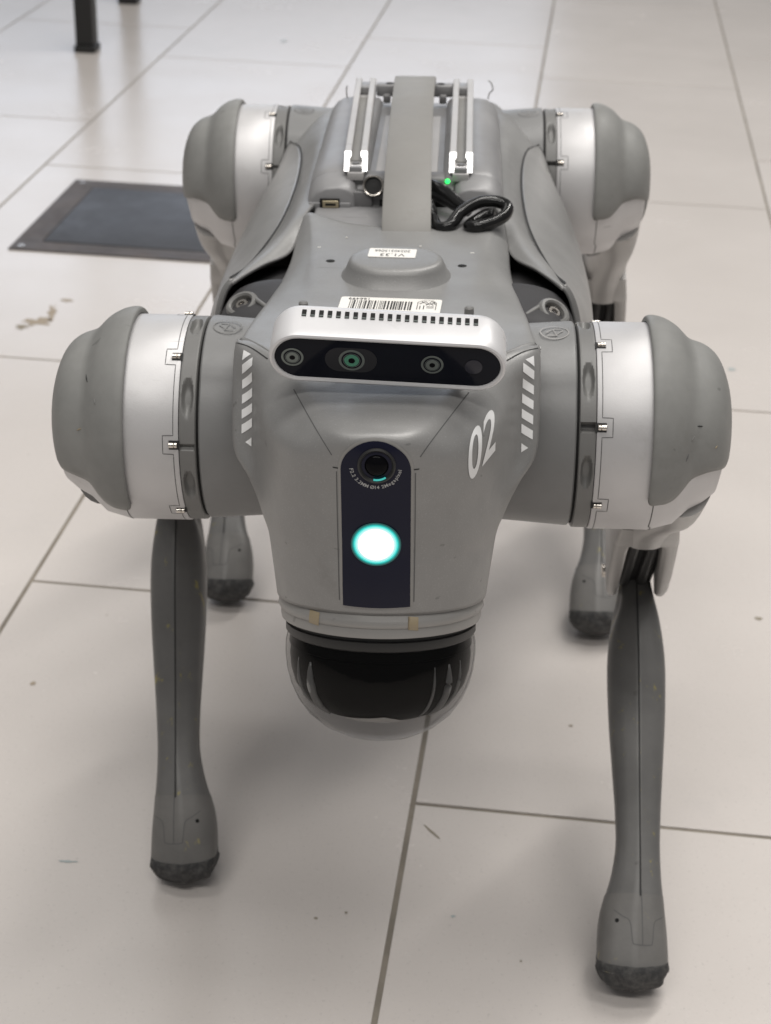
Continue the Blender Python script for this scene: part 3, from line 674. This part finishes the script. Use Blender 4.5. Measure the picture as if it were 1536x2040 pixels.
def rail(x0, x1):
    y0, y1 = -.010, .170; z = .0634
    ax = Vector((x1 - x0, y1 - y0, 0)); Lr = ax.length; ay = ax.normalized(); ex = Vector((ay.y, -ay.x, 0)); c0 = Vector((x0, y0, z))
    # channel section: base and two lipped walls
    prof = [(-.0062, 0), (.0062, 0), (.0062, .0079), (.0058, .0083), (.0028, .0083), (.0025, .0080), (.0025, .0062), (.0034, .0052), (.0034, .0024), (-.0034, .0024), (-.0034, .0052), (-.0025, .0062), (-.0025, .0080), (-.0028, .0083), (-.0058, .0083), (-.0062, .0079)]
    bm = bmesh.new(); N = len(prof); ch = .0030
    V = []
    for t, cut in ((0, 1), (Lr, 0)):
        V.append([bm.verts.new(c0 + ex * px + Vector((0, 0, pz)) + ay * (t + (pz * 1.25 if cut else 0))) for px, pz in prof])
    for i in range(N): bm.faces.new((V[0][i], V[0][(i + 1) % N], V[1][(i + 1) % N], V[1][i]))
    fr = bm.faces.new(V[0]); bk = bm.faces.new(V[1][::-1])
    fr.material_index = 1
    o = bmo('mounting_rail', bm, M['alu'], robot); o.data.materials.append(M['alu_cut'])
    bm = bmesh.new()
    # inner tape strip and screw at the front end
    q = c0 + ay * (Lr * .45) + Vector((0, 0, .0027)); ang = math.atan2(-ay.x, ay.y)
    box_bm(bm, q, (.0058, Lr * .78, .0006), Matrix.Rotation(ang, 3, 'Z'))
    bmo('rail_insert', bm, M['strap'], o)
    box('rail_stop', c0 + ay * (Lr * .93) + Vector((0, 0, .005)), (.0062, .014, .0045), M['battery'], o, Matrix.Rotation(ang, 3, 'Z'), .0006)
    lathe('screw', [(.0001, 0), (.0021, 0), (.0020, .0008), (.0001, .0009)], c0 + ay * .006 + Vector((0, 0, .0024)), (0, 0, 1), M['battery_dark'], o, 20)
    box('end_plate', c0 + ay * .0003 + Vector((0, 0, .0012)), (.0070, .0030, .0030), M['battery'], o, None, .0003)
    box('end_foot', c0 + ay * (-.0008) + Vector((0, 0, -.0022)), (.0088, .0030, .0044), M['alu'], o, None, .0004)
rail(-.0268, -.0310); rail(.0295, .0300)

def strap():
    path = cr([(-.074, .040), (-.071, .0475), (-.060, .0560), (-.035, .0665), (0, .0745), (.05, .0805), (.10, .0815), (.14, .0785), (.165, .0720), (.172, .066)], 6)
    N = len(path); T = .0011; rows = []
    for i, (y, z) in enumerate(path):
        d = path[min(i + 1, N - 1)] - path[max(i - 1, 0)]; d /= np.linalg.norm(d); nz = np.array((-d[1], d[0]))
        k = i / (N - 1); xc = .0030 - .0030 * k; w = .0122 + .0006 * math.sin(k * 9) * .5
        ring = []
        for x, o in ((-w, -.6), (-w, .6), (-w + .0006, 1), (w - .0006, 1), (w, .6), (w, -.6), (w - .0006, -1), (-w + .0006, -1)):
            ring.append((xc + x, y + nz[0] * T * o, z + nz[1] * T * o))
        rows.append(ring)
    o = gridobj('carry_strap', np.array(rows), M['strap'], robot, closed_b=True, cap=True)
    bm = bmesh.new(); bm.from_mesh(o.data); bmesh.ops.recalc_face_normals(bm, faces=bm.faces); bm.to_mesh(o.data); bm.free(); angle_smooth(o, 40)
strap()
cab = tube('power_cable', [(.0150, -.052, .0520), (.0185, -.064, .0505), (.0245, -.066, .0520), (.030, -.058, .0565), (.039, -.052, .0600), (.0480, -.050, .0600), (.0535, -.053, .0585), (.0525, -.060, .0560), (.046, -.066, .0540), (.0385, -.070, .0530), (.0345, -.0665, .0520), (.0365, -.060, .0520), (.043, -.055, .0545), (.0470, -.056, .0550)],
           .0032, M['cable'], robot, 14, 8)
tube('plug', [(.0135, -.0220, .0580), (.0185, -.0270, .0575), (.0240, -.0330, .0560), (.0290, -.0400, .0545), (.0340, -.0460, .0535)], [.0052, .0052, .0046, .0038, .0030], M['cable'], cab, 14, 5)
tube('cable_tail', [(.0130, -.046, .0575), (.0150, -.051, .0540), (.0150, -.052, .0520)], .0030, M['cable'], cab, 12, 5)
for x, y, mx in ((-.0425, .160, -1), (.0455, .160, 1)):
    tube('loose_thread', [(x, y, .0615), (x + .0008 * mx, y + .001, .0650), (x + .0028 * mx, y, .0675), (x + .0018 * mx, y, .0715), (x - .0002, y, .073)] if mx > 0 else [(x, y, .0615), (x - .0004, y, .066), (x, y, .069)], .0004, M['strap'], bat, 6, 4)

# ------------------------------------------------------------------ depth camera
def depth_camera():
    rot = Matrix.Rotation(R(2.3), 3, 'Y') @ Matrix.Rotation(R(17), 3, 'X')    # nose down, a little lopsided
    ex, up = rot @ Vector((1, 0, 0)), rot @ Vector((0, 0, 1)); fw = rot @ Vector((0, -1, 0))
    c = Vector((.0030, -.2975, .0713))
    B = lambda x, z, d=0: c + ex * x + up * z + fw * d
    out = stadium(.0912, .0232, 20); rows = []
    for d, k, in ((-.0205, .0030), (-.0195, .0012), (-.017, .0002), (-.004, 0), (-.0012, 0), (-.0002, .0004), (.0002, .0012), (-.0002, .0021), (-.0012, .0023)):
        rows.append([B(x - math.copysign(min(k, abs(x)), x) * (1 if abs(x) > .0325 else 0) * min(1, (abs(x) - .0325) / .0125 if abs(x) > .0325 else 0), z * (1 - k / .0125), d) for x, z in out])
    o = gridobj('depth_camera', np.array([[tuple(p) for p in r] for r in rows]), M['camwhite'], robot, closed_b=True, cap=True)
    bm = bmesh.new(); bm.from_mesh(o.data); bmesh.ops.recalc_face_normals(bm, faces=bm.faces); bm.to_mesh(o.data); bm.free(); angle_smooth(o, 40)
    prism('window', stadium(.0872, .0190, 18), B(0, 0, -.0012), ex, up, .0004, M['window'], o)
    def lensset(x, r, cm):
        q = B(x, 0, -.00072); lathe('lens_ring', [(.0001, 0), (r, 0), (r, .00012), (r * .86, .0002), (r * .8, .0001), (r * .72, .0001), (r * .66, .0003), (r * .5, .0002), (.0001, .0002)], q, fw, M['lensring'], o, 36)
        lathe('lens_barrel', [(.0001, .0002), (r * .80, .0002), (r * .78, .00028), (.0001, .00028)], q, fw, M['window'], o, 32)
        lathe('lens_ring', [(.0001, .0003), (r * .58, .0003), (r * .56, .0004), (.0001, .0004)], q, fw, cm, o, 32)
        lathe('lens', [(.0001, .0004), (r * .26, .0004), (r * .24, .0005), (.0001, .00055)], q, fw, M['lens'], o, 24)
    prism('lens_plate', stadium(.0200, .0116, 14), B(-.0140, 0, -.0009), ex, up, .0002, flat('plate_black', (.016, .016, .020), .35, 0, .3), o)
    lensset(-.0365, .0043, M['lensring']); lensset(-.0137, .0050, M['lensgreen']); lensset(.0172, .0043, M['lensring'])
    lathe('projector', [(.0001, 0), (.0034, 0), (.0034, .0002), (.0028, .0003), (.0001, .0003)], B(.0330, 0, -.00075), fw, flat('projector_glass', (.022, .022, .032), .2, 0, .3), o, 28)
    for k in range(21):
        x = -.0330 + k * .0033; box('vent_slot', B(x, .01155, -.0135), (.0017, .0038, .0006), M['dark'], o, rot, 0)
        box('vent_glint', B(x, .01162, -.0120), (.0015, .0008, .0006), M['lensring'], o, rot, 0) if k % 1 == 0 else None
    # tripod block and bracket down to the head
    box('mount_arm', B(0, -.010, -.020), (.030, .012, .012), M['bracket'], o, rot, .001)
    return o
depth_camera()

# ------------------------------------------------------------------ hips and legs
VE = 24.5
def hip_set(s, hy, kx, fx, fy, fz, front_leg):
    """s side, hy hip y, knee x, foot (x, y, z)"""
    A = Vector((s, 0, 0))
    d = Vector((fy - hy, fz)); D = d.length; u = d / D; l = .213; h = math.sqrt(l * l - D * D / 4); pr = Vector((-u[1], u[0])); pr = pr if pr[0] > 0 else -pr
    K = Vector((hy, 0)) + u * D / 2 + pr * h
    phi = math.degrees(math.atan2(-K[1], K[0] - hy))
    cyl = lambda x, th, r: Vector((s * x, hy - r * math.cos(R(th)), r * math.sin(R(th))))   # th from the front, upwards
    cn = lambda th: Vector((0, -math.cos(R(th)), math.sin(R(th))))
    ths = np.linspace(0, 360, 181)[:-1]
    def turned(name, prof, mat, parent, fn=None):
        S = np.array([[cyl(x, t, fn(x, t, r) if fn else r) for t in ths] for x, r in prof])
        o = gridobj(name, S, mat, parent, closed_b=True, cap=True)
        bm = bmesh.new(); bm.from_mesh(o.data); bmesh.ops.recalc_face_normals(bm, faces=bm.faces); bm.to_mesh(o.data); bm.free(); return angle_smooth(o, 38)
    RR = .0469
    # inner housing fixed to the body
    def hf(x, t, r):
        t = (t + 180) % 360 - 180
        k = 1 / (1 + math.exp((t - 47) / 2.0)) * (1 if t > -95 else 0); b = r - .0013 * k
        if t < -40: b = min(b, .0462 / max(.5, math.cos(R(t + 90))) if abs(t + 90) < 40 else b)
        return b
    hip = turned('hip_housing', [(.040, .044), (.0795, RR), (.0808, RR - .0001), (.0815, RR - .0008), (.0815, .02)], M['hip'], robot, hf)
    turned('hip_gap', [(.0812, .0445), (.0832, .0445)], M['dark'], hip)
    # oval maker's mark on top of the housing
    lx, lt = .0722, 84
    pts = [cyl(lx + .0062 * math.cos(t), lt + 7.0 * math.sin(t), RR) for t in np.linspace(0, 2 * math.pi, 41)]
    nn = [cn(lt + 7.0 * math.sin(t)) for t in np.linspace(0, 2 * math.pi, 41)]
    ribbon('emblem', pts, nn, .0006, M['thigh'] if s > 0 else M['ring'], hip, .00015)
    for q in (((-.6, -.1), (-.1, .5), (.1, -.4), (.6, .2)), ((-.5, -.5), (.2, -.5)), ((.0, .55), (.5, .5))):
        ribbon('emblem', [cyl(lx + .0062 * a, lt + 7 * b, RR) for a, b in q], [cn(lt + 7 * b) for a, b in q], .0007, M['thigh'] if s > 0 else M['ring'], hip, .00015)
    # ring that turns with the thigh, with oval dimples and a split
    def rf(x, t, r):
        if x < .0832 or x > .0893: return r
        q = ((t - phi) + 180) % 360 - 180; out = r
        for c, hl in ((2, 10.5), (-49, 9.5), (53, 10), (104, 10), (155, 10)):
            e = ((q - c) / hl) ** 2 + ((x - .0863) / .0026) ** 2
            if e < 1: out = r - .0030 * min(1.0, (1 - e) * 1.6)
        if abs(q + 24.5) < (2.2 if s > 0 and front_leg else .8): out = min(out, r - (.004 if s > 0 else .002))
        return out
    ring = turned('hip_ring', [(.0826, .030), (.0826, RR - .0012), (.0830, RR - .0006)] + [(x, RR - .0005) for x in np.linspace(.0834, .0892, 15)] + [(.0897, RR - .0006), (.0898, .030)], M['ring'], hip, rf)
    # silver motor cover
    cover = turned('motor_cover', [(.0900, .030), (.0900, RR - .0003), (.0904, RR), (.1175, RR), (.128, .0440), (.135, .0375), (.1415, .0340), (.1465, .0300), (.1490, .022), (.1495, .004)], M['silver'], hip)
    # panel line and pins
    pins = (25, -24, -71, 74, 123)
    seq = [(-112, .0925)]
    for p_ in sorted(pins):
        seq += [(p_ - 5.2, .0922), (p_ - 5.0, .0968), (p_ + 5.0, .0968), (p_ + 5.2, .0922)]
    seq.append((150, .0922)); pp, nn = [], []
    for i in range(len(seq) - 1):
        (a, xa), (b, xb) = seq[i], seq[i + 1]; n = max(2, int(abs(b - a) / 2))
        for k in range(n):
            t = k / n; pp.append(cyl(xa + (xb - xa) * t, phi + a + (b - a) * t, RR)); nn.append(cn(phi + a + (b - a) * t))
    ribbon('panel_line', pp, nn, .00035, M['seam_soft'], cover, .0001)
    tt = list(np.linspace(-58, -118, 22)); ribbon('panel_line', [cyl(.1166 + (.0012 if t < -96 else 0), phi + t, RR) for t in tt], [cn(phi + t) for t in tt], .0004, M['seam'], cover, .0001)
    for p_ in pins:
        t = phi + p_
        q = cyl(.0918, t, RR - .0004); n = cn(t)
        tg = n.cross(A)
        bm = bmesh.new(); m = Matrix((A, tg, n)).transposed(); box_bm(bm, q + n * .0003, (.0046, .0040, .0004), m); bmo('pin_slot', bm, M['seam'], cover)
        lathe('pin', [(.0001, -.0018), (.0011, -.0018), (.0013, -.0015), (.0013, -.0006), (.0010, -.0004), (.0013, -.0001), (.0013, .0018), (.0001, .0018)], q + n * .0006 + A * .0004, A, M['steel'], cover, 16)
    # rubber guard
    gp = [(.1140, .0474), (.1138, .0490), (.1144, .0499), (.1158, .0503), (.1180, .0502), (.1215, .0493), (.1250, .0476), (.1280, .0455), (.1305, .0430), (.1325, .0410), (.1345, .0398), (.1370, .0391), (.1410, .0378), (.1450, .0355), (.1485, .0320), (.1515, .0265), (.1540, .0190), (.1550, .010), (.1552, .0005)]
    lo = cr(np.array([(-66,), (-66,), (-67,), (-67.5,), (-67,), (-67,), (-66,), (-63,), (-60,), (-58,), (-57,), (-56,), (-55,), (-56,), (-59,), (-65,), (-75,), (-90,), (-90,)]), 3).ravel(); gp = cr([(x if x < .134 else .134 + (x - .134) * .88, r) for x, r in gp], 3)
    n = 72; S = np.zeros((len(gp), n + 1, 3))
    for i, (x, r) in enumerate(gp):
        hi = 205 + (-50 - lo[i])
        for j in range(n + 1):
            e = j / n; e = .5 - .5 * math.cos(math.pi * e) * (1 - .0) if 0 else e
            th = phi + lo[i] + (hi - lo[i]) * e
            edge = min(1, min(j, n - j) / 2.0); rr = r - .0011 * (1 - edge)
            S[i, j] = cyl(x, th, rr)
    guard = gridobj('hip_guard', S, M['rubber'], hip, thick=.0018); fix_normals(guard, (s * .12, hy, 0))
    if front_leg:
        for x, t, dx, dt, mt in (((.1335, 16, .0022, -1.5, M['tape']), (.131, 44, .0012, 6, M['seam']), (.126, 30, .0006, 3, M['ring'])) if s < 0 else ((.1335, 25, .0024, 0, M['seam']), (.131, 16, .0010, 3, M['ring']), (.130, 9, -.0012, -4, M['seam_soft']), (.142, 10, .0010, 2, M['tape']))):
            rg = float(np.interp(x, gp[:, 0], gp[:, 1])); rg2 = float(np.interp(x + dx, gp[:, 0], gp[:, 1]))
            tube('cut', [cyl(x, t, rg), cyl(x + dx / 2, t + dt * .4, (rg + rg2) / 2 + .0001), cyl(x + dx, t + dt, rg2)], [.0001, .00032, .0001], mt, guard, 6, 3)
    # ---------------- thigh
    dirT = Vector((0, K[0] - hy, K[1])).normalized(); wT = Vector((0, -dirT.z, dirT.y))   # wT up-back side
    if wT.z < 0: wT = -wT
    org = Vector((0, hy, 0))
    secs = [(.010, .131, .0185, .040), (.035, .1325, .0155, .0375), (.060, .1300, .0145, .031), (.085, .1278, .0152, .0252), (.108, .1275, .0152, .0228)]
    secs = cr(np.array(secs), 4); rows = []
    for t, xc, hx, hw in secs:
        xk = xc + (abs(kx) - .1335) * min(1, t / .108)
        rows.append([org + dirT * float(t) + Vector((s * (xk + hx * (abs(math.cos(a)) ** .75) * math.copysign(1, math.cos(a))), 0, 0)) + wT * float(hw * (abs(math.sin(a)) ** .8) * math.copysign(1, math.sin(a))) for a in np.linspace(0, 2 * math.pi, 40, endpoint=False)])
    thigh = gridobj('thigh', np.array([[tuple(p) for p in r] for r in rows]), M['thigh'], robot, closed_b=True, cap=True)
    bm = bmesh.new(); bm.from_mesh(thigh.data)
    xo = lambda a: abs(kx) - .0060 * (1 - (a - .10) / .113)
    wf = lambda t: (.0222 - (t - .10) * .030) if t < .195 else .01935 - (t - .195) ** 2 * 16
    def rring(x0, x1, t, e, r=.0024):
        w = wf(t) - e; x0 += e; x1 -= e; r = min(r, (x1 - x0) * .45); out = []
        for cx, cy, a0 in ((x1 - r, w - r, 0), (x0 + r, w - r, 90), (x0 + r, -w + r, 180), (x1 - r, -w + r, 270)):
            for a in (0, 30, 60, 90): out.append((cx + r * math.cos(R(a0 + a)), cy + r * math.sin(R(a0 + a))))
        return [bm.verts.new(org + dirT * t + wT * wv + Vector((s * (xo(t) + x), 0, 0))) for x, wv in out]
    def rloft(rows):
        V = [rring(*q) for q in rows]; k = len(V[0])
        for a, b in zip(V, V[1:]):
            for q in range(k): bm.faces.new((a[q], a[(q + 1) % k], b[(q + 1) % k], b[q]))
        bm.faces.new(V[0][::-1]); bm.faces.new(V[-1])
    rloft([(-.0148, .0148, .078, 0), (-.0158, .0158, .092, 0), (-.0166, .0166, .1045, 0), (-.0163, .0163, .1062, .0004)])
    prong = [(.0030, .0166, .1000), (.0050, .0167, .1062), (.0070, .0168, .1080), (.0080, .0169, .1120), (.0085, .0171, .1200), (.0096, .0177, .165), (.0102, .0174, .192), (.0104, .0164, .204), (.0107, .0146, .2125), (.0112, .0128, .2165)]
    rloft([(a, b, t, .0002) for a, b, t in prong]); rloft([(-b, -a, t, .0002) for a, b, t in prong])
    bmesh.ops.recalc_face_normals(bm, faces=bm.faces); bm.to_mesh(thigh.data); bm.free(); angle_smooth(thigh, 40)
    RM = Matrix((Vector((1, 0, 0)), dirT, wT)).transposed()
    lk = org + dirT * .150 + Vector((kx - s * .0030, 0, 0))
    box('knee_link', lk + dirT * .005 + wT * .0045, (.0228, .104, .0270), M['dark'], thigh, RM, .001)
    for q in (-.0046, .0052): box('knee_link', lk + dirT * .008 - wT * .0085 + Vector((s * q, 0, 0)), (.0062, .090, .0080), M['black'], thigh, RM, .0026, 4)
    for side in (-1, 1):
        lathe('fork_screw', [(.0001, -.001), (.0042, -.001), (.0040, .0008), (.0030, .0012), (.0001, .0012)], org + dirT * .213 + Vector((s * (abs(kx) + side * .0174), 0, 0)), (s * side, 0, 0), M['steel'], thigh, 24)
    # ---------------- calf
    KN = Vector((kx, K[0], K[1])); FT = Vector((fx, fy, fz)); ax = (FT - KN); Lc = ax.length; ax.normalize()
    lat = Vector((1, 0, 0)); lat = (lat - ax * lat.dot(ax)).normalized(); fr = ax.cross(lat)
    if fr.y > 0: fr = -fr
    tab = [(-.06, .0078, .0085, 0), (-.02, .0079, .0100, 0), (.02, .0082, .0108, 0), (.077, .0102, .0122, 0), (.14, .0130, .0145, 0), (.22, .0152, .0164, 0), (.29, .0159, .0170, 0), (.37, .0156, .0162, 0), (.45, .0149, .0150, 0), (.58, .0131, .0133, 0), (.65, .0122, .0126, 0), (.74, .0117, .0122, .0003), (.816, .0131, .0136, .0015), (.874, .0154, .0154, .0030)]
    sec = [(0, -1.0), (.36, -.92), (.72, -.81), (.95, -.58), (1.0, -.10), (.93, .45), (.64, .82), (.30, .97), (0, 1.0)]
    half = cr(np.array(sec), 3); prof = [(x, y) for x, y in half] + [(-x, y) for x, y in half[-2:0:-1]]
    def section(t, hx, hy_, sh, inner_dent=0, beta=0):
        fr_b = fr * math.cos(R(beta)) + ax * math.sin(R(beta))
        c = KN + ax * (Lc * t) + lat * (-s * sh); r = []
        for x, y in prof:
            dx = x
            k = 1.0
            if inner_dent and x * s < -.2 and y < .3: k = 1 - inner_dent * math.exp(-((y + .45) / .35) ** 2)
            r.append(tuple(c + lat * (dx * hx * k) + fr_b * (-y * hy_ * k)))
        return r
    tb = cr(np.array(tab), 5)
    dent = lambda t: .22 * math.exp(-((t - .10) / .06) ** 2)
    calf = gridobj('calf', np.array([section(*q, dent(q[0])) for q in tb]), M['calf'], robot, closed_b=True, cap=True)
    bm = bmesh.new(); bm.from_mesh(calf.data); bmesh.ops.recalc_face_normals(bm, faces=bm.faces); bm.to_mesh(calf.data); bm.free(); angle_smooth(calf, 40)
    lathe('knee_hub', [(.0001, -.0080), (.0108, -.0080), (.0120, -.0070), (.0120, -.0012), (.0095, -.0010), (.0095, .0010), (.0120, .0012), (.0120, .0070), (.0108, .0080), (.0001, .0080)], KN, (1, 0, 0), M['calf'], calf, 36)
    sp = [KN + ax * (Lc * q[0]) + lat * (-s * q[3] * .2) + fr * (q[2] + .00004) for q in tb]
    ribbon('seam', sp, [fr] * len(sp), .0008, M['seam'], calf, .00012)
    ct = cr(np.array([(.868, .0152, .0153, .0029), (.906, .0166, .0166, .0037), (.95, .0177, .0177, .0040), (1.0, .0182, .0182, .0040), (1.025, .0181, .0181, .0040)]), 4)
    cap = gridobj('foot_cap', np.array([section(q[0], q[1] + .0002, q[2] + .0002, q[3], 0, 30 * max(0, (q[0] - .868) / .157) ** 1.3) for q in ct]), M['cap'], calf, closed_b=True)
    bm = bmesh.new(); bm.from_mesh(cap.data); bmesh.ops.recalc_face_normals(bm, faces=bm.faces); bm.to_mesh(cap.data); bm.free(); angle_smooth(cap, 45)
    vv = [v.co for v in cap.data.vertices]; nv = len(vv)
    CB = BVHTree.FromPolygons(vv + [v.co for v in calf.data.vertices], [tuple(p.vertices) for p in cap.data.polygons] + [tuple(k + nv for k in p.vertices) for p in calf.data.polygons])
    c0 = KN + ax * (Lc * .945) + fr * .03
    line_on('cap_line', [(-.0145, .0075), (-.0105, .0045), (-.0068, .0022), (-.0058, -.002), (-.0052, -.0085), (-.0038, -.0102), (.0038, -.0102), (.0052, -.0085), (.0058, -.002), (.0068, .0022), (.0105, .0045), (.0145, .0075)], c0, lat, -ax, -fr, CB, .0004, M['seam_soft'], calf, .0001, 3)
    sp = [c0 - fr * .0 + ax * a for a in np.linspace(-.006, .0112, 6)]
    line_on('cap_line', [(0, .018), (0, .006), (0, -.010)], c0, lat, -ax, -fr, CB, .0005, M['seam_soft'], calf, .0001, 5)
    h = CB.ray_cast(c0 + lat * (-s * .0130) + ax * -.002, -fr)
    if h[0]: lathe('vent_hole', [(.0001, .0001), (.0010, .0001), (.0012, -.0001), (.0001, -.0001)], h[0], h[1] if h[1].dot(fr) > 0 else -h[1], M['dark'], calf, 16)
    # sole: half ball with rough tread
    sc_ = KN + ax * (Lc * 1.022) + lat * (-s * .0040); rows = []; rs = random.Random(int(1000 * (fx + fy) + 99))
    ph = [rs.random() * 6 for _ in range(4)]
    frs = fr * math.cos(R(30)) + ax * math.sin(R(30)); axs = ax * math.cos(R(30)) - fr * math.sin(R(30))
    for i, b in enumerate(np.linspace(-14, 90, 18)):
        r = math.cos(R(b)); z = math.sin(R(b)); row = []
        for x_, y_ in prof:
            a = math.atan2(y_, x_); w = .00055 * math.copysign(min(1, abs(math.sin(7 * a + 2.2 * math.sin(b / 14 + ph[0]))) * 2), math.sin(7 * a + 2.2 * math.sin(b / 14 + ph[0]))) * r + .0003 * math.sin(5 * a - b / 7 + ph[1]) * r
            q = sc_ + (lat * x_ * .0187 + frs * (-y_) * .0190) * (r * (1 if b > -8 else .985)) + axs * (z * .0150)
            row.append(tuple(q + (q - sc_).normalized() * (w if b > 0 else 0)))
        rows.append(row)
    sole = gridobj('sole', np.array(rows), M['sole'], calf, closed_b=True, cap=True)
    bm = bmesh.new(); bm.from_mesh(sole.data); bmesh.ops.recalc_face_normals(bm, faces=bm.faces); bm.to_mesh(sole.data); bm.free(); angle_smooth(sole, 60)
    return phi
# knee x, foot centre; feet stand on the floor plane
NF = Vector((0.02537446, -0.00472758, 0.99966684))
def foot_on_floor(x, y, rr):
    return (-HZ + rr - NF.x * x - NF.y * y) / NF.z
for s, hy, kx, fx, fy, fl in ((-1, -.1934, -.1305, -.1215, -.142, True), (1, -.1934, .1335, .1320, -.2100, True), (-1, .1934, -.137, -.1365, .163, False), (1, .1934, .1375, .1355, .141, False)):
    hip_set(s, hy, kx, fx, fy, foot_on_floor(fx, fy, .0195), fl)

for o in bpy.data.objects:
    if o.parent is None and o.type == 'LIGHT': pass
